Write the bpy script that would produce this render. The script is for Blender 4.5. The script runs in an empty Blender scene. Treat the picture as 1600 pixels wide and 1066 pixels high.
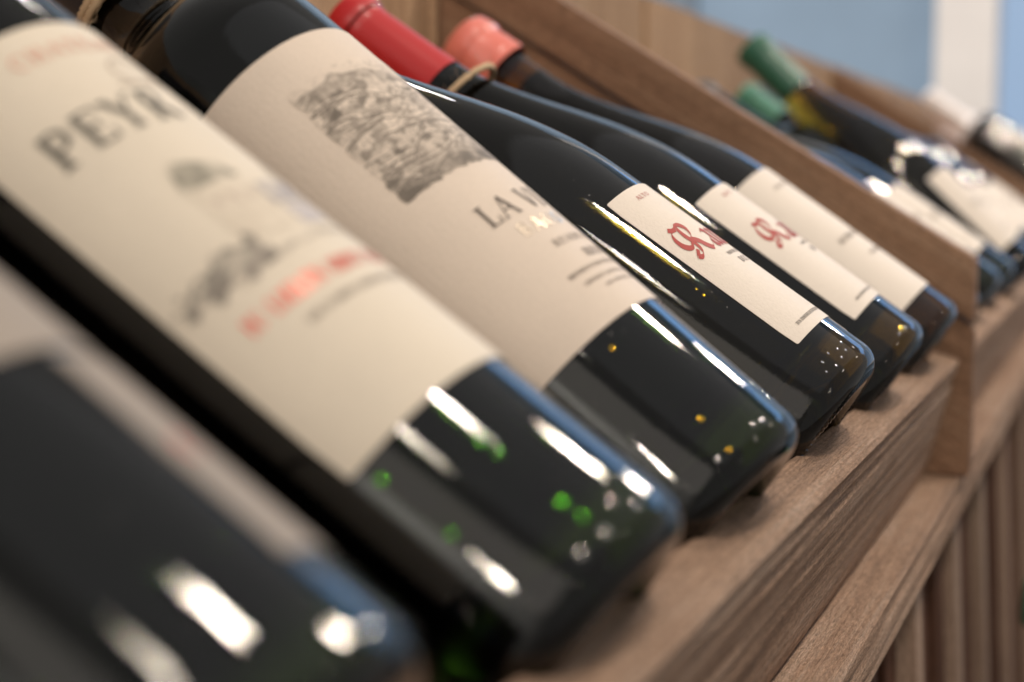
import bpy, bmesh, math, random
import numpy as np
from mathutils import Vector, Matrix, noise

random.seed(7)
RNG = np.random.default_rng(7)
C = bpy.context.scene.collection
SC = bpy.context.scene

# ------------------------------------------------------------------ camera, world, lights
F_PX, YAW, PITCH, ROLL = 2424.34, 0.38251, 0.10395, 0.00123
CAM = Vector((-0.0551, -0.1018, 0.0954))
fw = Vector((math.cos(PITCH)*math.cos(YAW), math.cos(PITCH)*math.sin(YAW), -math.sin(PITCH)))
rt = fw.cross(Vector((0, 0, 1))).normalized()
up = rt.cross(fw)
rt2 = rt*math.cos(ROLL) + up*math.sin(ROLL)
up2 = -rt*math.sin(ROLL) + up*math.cos(ROLL)
cd = bpy.data.cameras.new("camera")
cam = bpy.data.objects.new("camera", cd)
C.objects.link(cam)
cam.matrix_world = Matrix(((rt2.x, up2.x, -fw.x, CAM.x), (rt2.y, up2.y, -fw.y, CAM.y), (rt2.z, up2.z, -fw.z, CAM.z), (0, 0, 0, 1)))
cd.sensor_width = 36.0
cd.sensor_fit = 'HORIZONTAL'
cd.lens = 36.0*F_PX/1600.0
cd.clip_start = 0.01
cd.clip_end = 60
cd.dof.use_dof = True
cd.dof.focus_distance = 0.515
cd.dof.aperture_fstop = cd.lens/8.2
SC.camera = cam

w = bpy.data.worlds.new("World")
SC.world = w
w.use_nodes = True
nt = w.node_tree
bg = nt.nodes['Background']
bg.inputs[0].default_value = (0.92, 0.88, 0.84, 1)
bg.inputs[1].default_value = 0.32


def area(name, loc, target, sx, sy, power, col):
    ld = bpy.data.lights.new(name, 'AREA')
    ld.shape = 'RECTANGLE'
    ld.size, ld.size_y = sx, sy
    ld.energy = power
    ld.color = col
    o = bpy.data.objects.new(name, ld)
    C.objects.link(o)
    d = (Vector(target) - Vector(loc)).normalized()
    o.matrix_world = Matrix.Translation(loc) @ d.to_track_quat('-Z', 'Y').to_matrix().to_4x4()
    return o


WARM = (1.0, 0.86, 0.72)
area("ceiling_fill_light", (1.0, -0.75, 1.9), (1.0, -0.75, 0), 3.6, 1.7, 3.6, (0.94, 0.95, 1.0))  # added soft area light standing in for a bright ceiling
area("ceiling_fill_light", (-2.2, -0.7, 1.7), (-1.6, -0.6, 0), 1.6, 1.6, 7, (1.0, 0.90, 0.80))  # added soft fill from the left
for lx, ly, pw in ((0.33, -0.42, 6.6), (1.45, -0.50, 8.2), (2.75, -0.52, 8), (-0.45, -0.38, 1.2), (-1.95, -0.50, 10)):
    area("spot_sparkle_lamp", (lx, ly, 1.25), (lx*0.6+0.2, 0.05, 0.0), 0.05, 0.10, pw, WARM)
for lx, ly, lz in ((0.9, -1.5, 1.5), (2.1, -1.4, 1.4), (3.2, -1.3, 1.3), (-0.9, -1.2, 1.4), (0.0, -1.7, 1.0)):
    area("spot_sparkle_lamp", (lx, ly, lz), (lx, 0, 0), 0.03, 0.03, 0.45, WARM)  # tiny lamps added for extra sparkles on the glass
area("wall_fill_light", (-2.3, 0.1, 1.75), (-3.1, 0.1, 0.7), 0.8, 0.2, 26, (1.0, 0.96, 0.92))  # unseen light added to brighten the near end wall
area("wall_fill_light", (2.3, 1.0, 2.2), (3.62, 0.9, 0.6), 0.5, 0.2, 46, (1.0, 0.93, 0.88))  # unseen light added to brighten the far wall and post

SC.view_settings.view_transform = 'Standard'
SC.view_settings.look = 'None'
SC.view_settings.exposure = 0.0
SC.view_settings.gamma = 1.0
SC.cycles.use_denoising = True
SC.cycles.max_bounces = 12
SC.cycles.transmission_bounces = 8
SC.cycles.sample_clamp_indirect = 12
SC.cycles.caustics_refractive = False
SC.cycles.caustics_reflective = False


# ------------------------------------------------------------------ materials
def newmat(name):
    m = bpy.data.materials.new(name)
    m.use_nodes = True
    return m, m.node_tree, m.node_tree.nodes['Principled BSDF']


def N(nt, t, **kw):
    n = nt.nodes.new(t)
    for k, v in kw.items():
        setattr(n, k, v)
    return n


def simple(name, col, rough=0.5, **kw):
    m, nt, b = newmat(name)
    b.inputs['Base Color'].default_value = (*col, 1)
    b.inputs['Roughness'].default_value = rough
    for k, v in kw.items():
        b.inputs[k.replace('_', ' ')].default_value = v
    return m


def glass_mat(name, tint, rough=0.02, bump=0.028, dust=0.012):
    m, nt, b = newmat(name)
    b.inputs['Base Color'].default_value = (*tint, 1)
    b.inputs['Transmission Weight'].default_value = 1.0
    b.inputs['IOR'].default_value = 1.52
    tc = N(nt, 'ShaderNodeTexCoord')
    n1 = N(nt, 'ShaderNodeTexNoise'); n1.inputs['Scale'].default_value = 70; n1.inputs['Detail'].default_value = 2
    n2 = N(nt, 'ShaderNodeTexNoise'); n2.inputs['Scale'].default_value = 1500; n2.inputs['Detail'].default_value = 2
    mp = N(nt, 'ShaderNodeMapping'); mp.inputs['Scale'].default_value = (1, 1, 0.45)
    nt.links.new(tc.outputs['Object'], mp.inputs[0])
    nt.links.new(mp.outputs[0], n1.inputs[0]); nt.links.new(tc.outputs['Object'], n2.inputs[0])
    b1 = N(nt, 'ShaderNodeBump'); b1.inputs['Strength'].default_value = bump; b1.inputs['Distance'].default_value = 0.004
    b2 = N(nt, 'ShaderNodeBump'); b2.inputs['Strength'].default_value = bump*1.5; b2.inputs['Distance'].default_value = 0.0004
    nt.links.new(n1.outputs[0], b1.inputs['Height']); nt.links.new(n2.outputs[0], b2.inputs['Height'])
    nt.links.new(b1.outputs[0], b2.inputs['Normal']); nt.links.new(b2.outputs[0], b.inputs['Normal'])
    # fine dust: sparse specks that are rougher
    v = N(nt, 'ShaderNodeTexVoronoi'); v.inputs['Scale'].default_value = 420
    nt.links.new(tc.outputs['Object'], v.inputs[0])
    r = N(nt, 'ShaderNodeValToRGB'); r.color_ramp.elements[0].position = 0.06; r.color_ramp.elements[1].position = 0.11
    r.color_ramp.elements[0].color = (rough+0.25,)*3+(1,); r.color_ramp.elements[1].color = (rough,)*3+(1,)
    nt.links.new(v.outputs['Distance'], r.inputs[0]); nt.links.new(r.outputs[0], b.inputs['Roughness'])
    # a thin veil of dust over the glass
    dif = N(nt, 'ShaderNodeBsdfDiffuse'); dif.inputs[0].default_value = (0.55, 0.5, 0.45, 1)
    mix = N(nt, 'ShaderNodeMixShader')
    r2 = N(nt, 'ShaderNodeMapRange'); r2.inputs[1].default_value = 0.35; r2.inputs[2].default_value = 0.8
    r2.inputs[3].default_value = 0.0; r2.inputs[4].default_value = dust*0.25
    n3 = N(nt, 'ShaderNodeTexNoise'); n3.inputs['Scale'].default_value = 35; n3.inputs['Detail'].default_value = 6
    nt.links.new(tc.outputs['Object'], n3.inputs[0]); nt.links.new(n3.outputs[0], r2.inputs[0])
    nt.links.new(r2.outputs[0], mix.inputs[0]); nt.links.new(b.outputs[0], mix.inputs[1]); nt.links.new(dif.outputs[0], mix.inputs[2])
    nt.links.new(mix.outputs[0], nt.nodes['Material Output'].inputs[0])
    return m


M = {}
M['glass_green'] = glass_mat('dark_green_glass', (0.04, 0.115, 0.012))
M['glass_olive'] = glass_mat('olive_glass', (0.28, 0.22, 0.02))
M['glass_amber'] = glass_mat('amber_glass', (0.40, 0.22, 0.02))
M['glass_light'] = glass_mat('pale_glass', (0.92, 0.90, 0.86))
M['wine'] = simple('red_wine', (0.006, 0.003, 0.003), 0.06, Specular_IOR_Level=0.13)
M['dark_glass'] = simple('dark_moulded_glass', (0.01, 0.012, 0.01), 0.12)
M['ghost_green'] = simple('green_lamp_ghost', (0.09, 0.40, 0.012), 0.06, Metallic=0.8)  # tinted metal standing in for lamp reflections inside the glass
M['glint_clear'] = simple('clear_glint_dome', (0.55, 0.53, 0.5), 0.06, Metallic=0.8)  # bright domes added for white light discs near the heel
M['ghost_gold'] = simple('gold_lamp_ghost', (0.75, 0.45, 0.02), 0.06, Metallic=0.8)  # gold tint standing in for lamp reflections inside the glass
M['wine_pale'] = simple('white_wine', (0.80, 0.68, 0.60), 0.2)


def paper(name, col, fibre=0.06):
    m, nt, b = newmat(name)
    tc = N(nt, 'ShaderNodeTexCoord')
    n = N(nt, 'ShaderNodeTexNoise'); n.inputs['Scale'].default_value = 900; n.inputs['Detail'].default_value = 5
    n2 = N(nt, 'ShaderNodeTexNoise'); n2.inputs['Scale'].default_value = 40; n2.inputs['Detail'].default_value = 3
    nt.links.new(tc.outputs['Object'], n.inputs[0]); nt.links.new(tc.outputs['Object'], n2.inputs[0])
    mx = N(nt, 'ShaderNodeMix', data_type='RGBA')
    mx.inputs[6].default_value = (*[c*(1-fibre) for c in col], 1); mx.inputs[7].default_value = (*[min(1, c*(1+fibre)) for c in col], 1)
    ad = N(nt, 'ShaderNodeMath', operation='ADD'); nt.links.new(n.outputs[0], ad.inputs[0]); nt.links.new(n2.outputs[0], ad.inputs[1])
    sb = N(nt, 'ShaderNodeMath', operation='SUBTRACT'); nt.links.new(ad.outputs[0], sb.inputs[0]); sb.inputs[1].default_value = 0.5
    nt.links.new(sb.outputs[0], mx.inputs[0]); nt.links.new(mx.outputs[2], b.inputs['Base Color'])
    b.inputs['Roughness'].default_value = 0.62
    b.inputs['Specular IOR Level'].default_value = 0.3
    bp = N(nt, 'ShaderNodeBump'); bp.inputs['Strength'].default_value = 0.5; bp.inputs['Distance'].default_value = 0.0003
    nt.links.new(n.outputs[0], bp.inputs['Height']); nt.links.new(bp.outputs[0], b.inputs['Normal'])
    return m


M['paper_cream'] = paper('cream_paper', (0.76, 0.68, 0.56))
M['paper_tan'] = paper('tan_paper', (0.735, 0.63, 0.53))
M['paper_white'] = paper('off_white_paper', (0.80, 0.72, 0.63))
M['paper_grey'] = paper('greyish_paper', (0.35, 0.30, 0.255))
M['ink_grey'] = simple('grey_ink', (0.13, 0.12, 0.10), 0.7)
M['ink_brown'] = simple('dark_brown_ink', (0.07, 0.05, 0.04), 0.7)
M['ink_softgrey'] = simple('soft_grey_ink', (0.22, 0.18, 0.15), 0.7)
M['ink_faint'] = simple('faint_grey_ink', (0.50, 0.42, 0.34), 0.7)
M['ink_red'] = simple('red_ink', (0.42, 0.045, 0.035), 0.6)
M['ink_faint_red'] = simple('faint_red_ink', (0.72, 0.40, 0.30), 0.6)
M['foil_red'] = simple('red_foil_print', (0.85, 0.17, 0.12), 0.32, Metallic=0.35)
M['foil_gold'] = simple('gold_foil_print', (0.95, 0.80, 0.62), 0.25, Metallic=1.0)


def vcol_mat(name, rough=0.65):
    m, nt, b = newmat(name)
    a = N(nt, 'ShaderNodeAttribute', attribute_name='Col')
    nt.links.new(a.outputs['Color'], b.inputs['Base Color'])
    b.inputs['Roughness'].default_value = rough
    b.inputs['Specular IOR Level'].default_value = 0.3
    return m


M['print'] = vcol_mat('printed_drawing')


def wood(name, c1, c2, c3, rough=0.75, saw=0.5, scale=1.0, bump=0.6):
    """c1 dark grain, c2 body, c3 pale wear; grain runs along the object's X"""
    m, nt, b = newmat(name)
    tc = N(nt, 'ShaderNodeTexCoord'); oi = N(nt, 'ShaderNodeObjectInfo')
    off = N(nt, 'ShaderNodeVectorMath', operation='SCALE'); off.inputs[3].default_value = 3.0
    cmb = N(nt, 'ShaderNodeCombineXYZ')
    for i in range(3):
        nt.links.new(oi.outputs['Random'], cmb.inputs[i])
    nt.links.new(cmb.outputs[0], off.inputs[0])
    add = N(nt, 'ShaderNodeVectorMath', operation='ADD')
    nt.links.new(tc.outputs['Object'], add.inputs[0]); nt.links.new(off.outputs[0], add.inputs[1])

    def noise_(sx, sy, sz, scale_, detail, dist=0.0, rough_=0.6):
        mp = N(nt, 'ShaderNodeMapping'); mp.inputs['Scale'].default_value = (sx, sy, sz)
        nt.links.new(add.outputs[0], mp.inputs[0])
        n = N(nt, 'ShaderNodeTexNoise'); n.inputs['Scale'].default_value = scale_*scale; n.inputs['Detail'].default_value = detail
        n.inputs['Distortion'].default_value = dist; n.inputs['Roughness'].default_value = rough_
        nt.links.new(mp.outputs[0], n.inputs[0])
        return n
    g1 = noise_(0.022, 1, 1, 150, 5, 0.25)       # growth rings
    g2 = noise_(0.016, 1, 1, 900, 5, 0.05, 0.75)  # fine fibres
    bl = noise_(0.30, 1, 1, 18, 5, 0.4)         # blotches
    rp = N(nt, 'ShaderNodeValToRGB')
    e = rp.color_ramp.elements
    e[0].position = 0.26; e[0].color = (*c1, 1)
    e[1].position = 0.53; e[1].color = (*c2, 1)
    x = rp.color_ramp.elements.new(0.72); x.color = (*c3, 1)
    mixv = N(nt, 'ShaderNodeMath', operation='MULTIPLY_ADD')
    nt.links.new(g2.outputs[0], mixv.inputs[0]); mixv.inputs[1].default_value = 0.5
    half = N(nt, 'ShaderNodeMath', operation='MULTIPLY'); half.inputs[1].default_value = 0.45
    nt.links.new(g1.outputs[0], half.inputs[0]); nt.links.new(half.outputs[0], mixv.inputs[2])
    mix2 = N(nt, 'ShaderNodeMath', operation='MULTIPLY_ADD'); nt.links.new(bl.outputs[0], mix2.inputs[0]); mix2.inputs[1].default_value = 0.35
    nt.links.new(mixv.outputs[0], mix2.inputs[2])
    sub = N(nt, 'ShaderNodeMath', operation='SUBTRACT'); nt.links.new(mix2.outputs[0], sub.inputs[0]); sub.inputs[1].default_value = 0.10
    nt.links.new(sub.outputs[0], rp.inputs[0])
    fs_ = noise_(0.30, 1.0, 1.0, 800, 4, 0.3, 0.8)
    mrf = N(nt, 'ShaderNodeMapRange'); mrf.inputs[1].default_value = .35; mrf.inputs[2].default_value = .65; mrf.inputs[3].default_value = 0.70; mrf.inputs[4].default_value = 1.25
    nt.links.new(fs_.outputs[0], mrf.inputs[0])
    hf = N(nt, 'ShaderNodeHueSaturation'); nt.links.new(mrf.outputs[0], hf.inputs['Value']); nt.links.new(rp.outputs[0], hf.inputs['Color'])
    # hue drift between boards
    hs = N(nt, 'ShaderNodeHueSaturation')
    mr = N(nt, 'ShaderNodeMapRange'); mr.inputs[3].default_value = 0.82; mr.inputs[4].default_value = 1.15
    nt.links.new(oi.outputs['Random'], mr.inputs[0]); nt.links.new(mr.outputs[0], hs.inputs['Value'])
    nt.links.new(hf.outputs[0], hs.inputs['Color']); nt.links.new(hs.outputs[0], b.inputs['Base Color'])
    b.inputs['Roughness'].default_value = rough
    b.inputs['Specular IOR Level'].default_value = 0.25
    # saw marks across the grain + fibres
    sw = noise_(0.30, 1.0, 1.0, 750, 4, 0.3, 0.8)
    b1 = N(nt, 'ShaderNodeBump'); b1.inputs['Strength'].default_value = bump; b1.inputs['Distance'].default_value = 0.0016
    b2 = N(nt, 'ShaderNodeBump'); b2.inputs['Strength'].default_value = saw; b2.inputs['Distance'].default_value = 0.0016
    b3 = N(nt, 'ShaderNodeBump'); b3.inputs['Strength'].default_value = bump; b3.inputs['Distance'].default_value = 0.004
    nt.links.new(g2.outputs[0], b1.inputs['Height']); nt.links.new(sw.outputs[0], b2.inputs['Height']); nt.links.new(g1.outputs[0], b3.inputs['Height'])
    nt.links.new(b3.outputs[0], b1.inputs['Normal']); nt.links.new(b1.outputs[0], b2.inputs['Normal']); nt.links.new(b2.outputs[0], b.inputs['Normal'])
    return m


M['wood_board'] = wood('weathered_board', (0.22, 0.150, 0.108), (0.58, 0.375, 0.255), (0.74, 0.55, 0.42), saw=0.9, bump=0.9)
M['wood_dark'] = wood('dark_board', (0.09, 0.050, 0.030), (0.25, 0.143, 0.086), (0.36, 0.235, 0.155), saw=0.25, bump=0.35)
M['wood_gold'] = wood('golden_board', (0.20, 0.115, 0.065), (0.42, 0.27, 0.16), (0.55, 0.38, 0.24), saw=0.2, bump=0.3)
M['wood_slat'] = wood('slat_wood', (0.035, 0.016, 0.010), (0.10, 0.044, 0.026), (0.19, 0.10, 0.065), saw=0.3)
M['wood_batten'] = wood('batten_wood', (0.16, 0.10, 0.075), (0.36, 0.25, 0.185), (0.50, 0.38, 0.29), saw=0.3)
M['twine'] = simple('jute_twine', (0.62, 0.45, 0.28), 0.9)
M['capsule_red'] = simple('red_capsule', (0.50, 0.012, 0.014), 0.42, Coat_Weight=0.12, Coat_Roughness=0.2)
M['wax_pink'] = simple('pink_wax', (0.86, 0.235, 0.18), 0.3, Coat_Weight=0.5, Coat_Roughness=0.15, Subsurface_Weight=0.15, Subsurface_Scale=0.003)
M['capsule_green'] = simple('green_capsule', (0.022, 0.125, 0.075), 0.35)
M['capsule_lightgreen'] = simple('light_green_capsule', (0.07, 0.26, 0.17), 0.35)
M['capsule_white'] = simple('white_capsule', (0.85, 0.78, 0.74), 0.35)
M['capsule_pink'] = simple('pale_pink_capsule', (0.75, 0.52, 0.45), 0.35)
M['capsule_blue'] = simple('blue_capsule', (0.06, 0.14, 0.38), 0.35)
M['capsule_black'] = simple('black_capsule', (0.02, 0.02, 0.025), 0.35)
M['kraft'] = simple('kraft_card', (0.50, 0.34, 0.24), 0.85)


# ------------------------------------------------------------------ helpers
def link(o, parent=None):
    C.objects.link(o)
    if parent is not None:
        o.parent = parent
    return o


def mesh_obj(name, verts, faces, mat, parent=None, smooth=False, autosm=None):
    me = bpy.data.meshes.new(name)
    me.from_pydata([tuple(v) for v in verts], [], faces)
    if mat:
        me.materials.append(mat)
    if smooth:
        me.polygons.foreach_set('use_smooth', [True]*len(me.polygons))
    me.update()
    o = bpy.data.objects.new(name, me)
    return link(o, parent)


def empty(name, loc=(0, 0, 0), mat=None):
    o = bpy.data.objects.new(name, None)
    o.empty_display_size = 0.03
    if mat is not None:
        o.matrix_world = mat
    else:
        o.location = loc
    return link(o)


def tag(o, label=None, cat=None, group=None, kind=None):
    if label: o['label'] = label
    if cat: o['category'] = cat
    if group: o['group'] = group
    if kind: o['kind'] = kind
    return o


def lathe(name, prof, mat, parent, seg=96, cap0=True, cap1=True, flip=False, twist=None):
    """profile of (z, r); bottle axis is local -Z so the frame stays right handed"""
    vs, fs = [], []
    n = len(prof)
    for z, r in prof:
        for k in range(seg):
            a = 2*math.pi*k/seg
            rr = r + (twist(a, z) if twist else 0)
            vs.append((rr*math.cos(a), rr*math.sin(a), -z))
    for i in range(n-1):
        for k in range(seg):
            k2 = (k+1) % seg
            q = (i*seg+k, (i+1)*seg+k, (i+1)*seg+k2, i*seg+k2)
            fs.append(q if not flip else q[::-1])
    if cap0:
        c = len(vs); vs.append((0, 0, -prof[0][0]))
        for k in range(seg):
            t = (k, (k+1) % seg, c)
            fs.append(t[::-1] if not flip else t)
            fs[-1] = tuple(fs[-1])[::-1]
    if cap1:
        c = len(vs); vs.append((0, 0, -prof[-1][0]))
        b0 = (n-1)*seg
        for k in range(seg):
            t = (b0+k, b0+(k+1) % seg, c)
            fs.append(t if not flip else t[::-1])
            fs[-1] = tuple(fs[-1])[::-1]
    o = mesh_obj(name, vs, fs, mat, parent, smooth=True)
    bm = bmesh.new(); bm.from_mesh(o.data)
    bmesh.ops.recalc_face_normals(bm, faces=bm.faces)
    if flip:
        bmesh.ops.reverse_faces(bm, faces=bm.faces)
    bm.to_mesh(o.data); bm.free()
    return o


def interp(pts, sub=6):
    """Catmull-Rom through (z, r) points"""
    out = []
    P = [pts[0]] + list(pts) + [pts[-1]]
    for i in range(1, len(P)-2):
        p0, p1, p2, p3 = P[i-1], P[i], P[i+1], P[i+2]
        for k in range(sub):
            t = k/sub
            out.append(tuple(0.5*((2*p1[j]) + (-p0[j]+p2[j])*t + (2*p0[j]-5*p1[j]+4*p2[j]-p3[j])*t*t + (-p0[j]+3*p1[j]-3*p2[j]+p3[j])*t**3) for j in range(2)))
    out.append(tuple(pts[-1]))
    return out


def heel(R, rc):
    """base: shallow punt, bearing ring, rounded heel"""
    p = [(0.018, 0.002), (0.016, 0.008), (0.010, 0.016), (0.003, R-rc-0.006), (0.0006, R-rc-0.003), (0.0, R-rc)]
    for k in range(1, 9):
        a = math.pi/2*k/8
        p.append((rc-rc*math.cos(a), R-rc+rc*math.sin(a)))
    return p


def prof_bordeaux(R=0.0375, rc=0.0082):
    sh = interp([(0.188, R), (0.197, R*0.985), (0.206, R*0.90), (0.2135, R*0.75), (0.2195, R*0.58), (0.226, R*0.465), (0.235, 0.0152), (0.26, 0.0146)], 6)
    return heel(R, rc) + [(z, R) for z in np.linspace(0.02, 0.18, 9)] + sh + [(0.288, 0.0142), (0.2885, 0.0158), (0.293, 0.0160), (0.298, 0.0152), (0.300, 0.0135)]


def prof_burgundy(R=0.04, rc=0.0082):
    sh = interp([(0.112, R), (0.124, R*0.992), (0.138, R*0.955), (0.155, R*0.872), (0.172, R*0.755), (0.190, R*0.615), (0.207, R*0.492), (0.222, R*0.405), (0.236, 0.0148), (0.262, 0.0143)], 6)
    return heel(R, rc) + [(z, R) for z in np.linspace(0.02, 0.105, 7)] + sh + [(0.279, 0.0140), (0.2795, 0.0156), (0.284, 0.0158), (0.289, 0.0150), (0.291, 0.0135)]


def rad_at(prof, z):
    pr = [p for p in prof if p[1] > 0.012]
    for a, b in zip(pr, pr[1:]):
        if a[0] <= z <= b[0] and b[0] > a[0]:
            return a[1] + (b[1]-a[1])*(z-a[0])/(b[0]-a[0])
    return pr[-1][1]


def shrink(prof, d, zmin, zmax):
    """inner profile offset by about d between zmin and zmax"""
    pts = []
    R = max(p[1] for p in prof)
    pts.append((zmin, 0.004)); pts.append((zmin, R-d-0.009)); pts.append((zmin+0.0015, R-d-0.003)); pts.append((zmin+0.006, R-d))
    for z in np.linspace(zmin+0.01, zmax, 46):
        pts.append((z, max(rad_at(prof, z)-d, 0.006)))
    return pts


# label coordinates: u runs round the bottle (mm to the right when reading), z up the bottle
def wrap(u, z, r, base_r):
    a = math.pi/2 - u/base_r
    return (r*math.cos(a), r*math.sin(a), -z)


def label_mesh(name, u0, u1, z0, z1, R, mat, parent, corner=0.0012, skew=0.0, thick=0.00022):
    nu, nz = 60, 12
    vs, fs = [], []
    def lift(k): return R + 0.00006 + k*thick
    us = np.linspace(u0, u1, nu+1); zs = np.linspace(z0, z1, nz+1)
    for k in range(2):
        for j, z in enumerate(zs):
            for i, u in enumerate(us):
                uu, zz = u, z
                # rounded corners
                du = min(u-u0, u1-u); dz = min(z-z0, z1-z)
                if du < 1e-9 and dz < 1e-9:
                    uu += corner*0.3*(1 if u < 0 else -1); zz += corner*0.3*(1 if j == 0 else -1)
                zz += skew*(u)
                vs.append(wrap(uu, zz, lift(k), R))
    W = nu+1; off = W*(nz+1)
    for j in range(nz):
        for i in range(nu):
            a = j*W+i
            fs.append((off+a, off+a+1, off+a+1+W, off+a+W))
            fs.append((a, a+W, a+W+1, a+1))
    ring = [i for i in range(W)] + [j*W+nu for j in range(1, nz+1)] + [nz*W+i for i in range(nu-1, -1, -1)] + [j*W for j in range(nz-1, 0, -1)]
    for a, b in zip(ring, ring[1:]+ring[:1]):
        fs.append((a, b, off+b, off+a))
    o = mesh_obj(name, vs, fs, mat, parent, smooth=False)
    bm = bmesh.new(); bm.from_mesh(o.data); bmesh.ops.recalc_face_normals(bm, faces=bm.faces); bm.to_mesh(o.data); bm.free()
    return o


# ---- a small serif stroke alphabet: ('l', x0,y0,x1,y1,w) lines, ('c', cx,cy,rx,ry,a0,a1,w) arcs; unit cap height
TK, TN = 0.15, 0.055
def S(x, y, l=0.30): return ('l', x-l/2, y, x+l/2, y, 0.045)
GL = {
 'A': (0.86, [('l', .06, 0, .43, 1, TN), ('l', .43, 1, .80, 0, TK), ('l', .20, .36, .66, .36, TN), S(.06, .02, .24), S(.80, .02, .28)]),
 'B': (0.72, [('l', .17, 0, .17, 1, TK), ('c', .34, .75, .26, .23, -90, 90, TK*.8), ('c', .34, .27, .32, .26, -90, 90, TK*.8), ('l', .1, .99, .38, .99, TN), ('l', .1, .52, .38, .52, TN), ('l', .1, .02, .38, .02, TN)]),
 'C': (0.78, [('c', .44, .5, .38, .48, 48, 312, TK*.85), ('l', .70, .70, .70, .95, TN)]),
 'D': (0.80, [('l', .17, 0, .17, 1, TK), ('c', .30, .5, .42, .48, -90, 90, TK*.85), ('l', .08, .98, .32, .98, TN), ('l', .08, .02, .32, .02, TN)]),
 'E': (0.68, [('l', .17, 0, .17, 1, TK), ('l', .08, .98, .62, .98, TN), ('l', .17, .52, .48, .52, TN), ('l', .08, .02, .64, .02, TN), ('l', .61, .80, .61, 1, TN), ('l', .48, .42, .48, .62, TN), ('l', .64, 0, .64, .24, TN)]),
 'H': (0.86, [('l', .17, 0, .17, 1, TK), ('l', .69, 0, .69, 1, TK), ('l', .17, .52, .69, .52, TN), S(.17, .98), S(.17, .02), S(.69, .98), S(.69, .02)]),
 'I': (0.38, [('l', .19, 0, .19, 1, TK), S(.19, .98, .34), S(.19, .02, .34)]),
 'J': (0.46, [('l', .30, .2, .30, 1, TK), ('c', .14, .2, .16, .24, 180, 360, TN*1.4), S(.30, .98, .34)]),
 'L': (0.68, [('l', .17, 0, .17, 1, TK), S(.17, .98, .34), ('l', .04, .02, .62, .02, TN), ('l', .62, 0, .62, .30, TN)]),
 'N': (0.86, [('l', .15, 0, .15, 1, TN), ('l', .15, 1, .72, 0, TK), ('l', .72, 0, .72, 1, TN), S(.15, .98, .26), S(.15, .02, .26), S(.72, .98, .26)]),
 'O': (0.88, [('c', .44, .5, .37, .48, 0, 360, TK*.75)]),
 'P': (0.70, [('l', .19, 0, .19, 1, TK), ('c', .34, .72, .29, .26, -90, 90, TK*.8), ('l', .08, .98, .36, .98, TN), ('l', .15, .46, .36, .46, TN), S(.19, .02, .36)]),
 'R': (0.80, [('l', .17, 0, .17, 1, TK), ('c', .32, .75, .28, .24, -90, 90, TK*.8), ('l', .08, .98, .34, .98, TN), ('l', .15, .51, .36, .51, TN), ('l', .36, .5, .74, 0, TK), S(.17, .02, .34), S(.74, .02, .18)]),
 'S': (0.60, [('c', .30, .74, .21, .23, 60, 270, TK*.7), ('c', .30, .26, .23, .24, -120, 90, TK*.7), ('l', .48, .78, .48, .96, TN), ('l', .08, .04, .08, .24, TN)]),
 'T': (0.74, [('l', .37, 0, .37, 1, TK), ('l', .04, .98, .70, .98, TN), ('l', .05, .78, .05, 1, TN), ('l', .69, .78, .69, 1, TN), S(.37, .02, .34)]),
 'U': (0.84, [('l', .17, .3, .17, 1, TK), ('c', .42, .32, .26, .30, 180, 360, TK*.6), ('l', .68, .3, .68, 1, TN), S(.17, .98, .34), S(.68, .98, .26)]),
 'V': (0.84, [('l', .08, 1, .43, 0, TK), ('l', .43, 0, .76, 1, TN), S(.10, .98, .30), S(.76, .98, .24)]),
 'X': (0.80, [('l', .10, 1, .70, 0, TK), ('l', .10, 0, .70, 1, TN), S(.12, .98, .26), S(.68, .02, .26)]),
 'Y': (0.80, [('l', .08, 1, .40, .45, TK), ('l', .40, .45, .72, 1, TN), ('l', .40, 0, .40, .48, TK), S(.08, .98, .28), S(.72, .98, .22), S(.40, .02, .34)]),
 ' ': (0.40, []),
}


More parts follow.
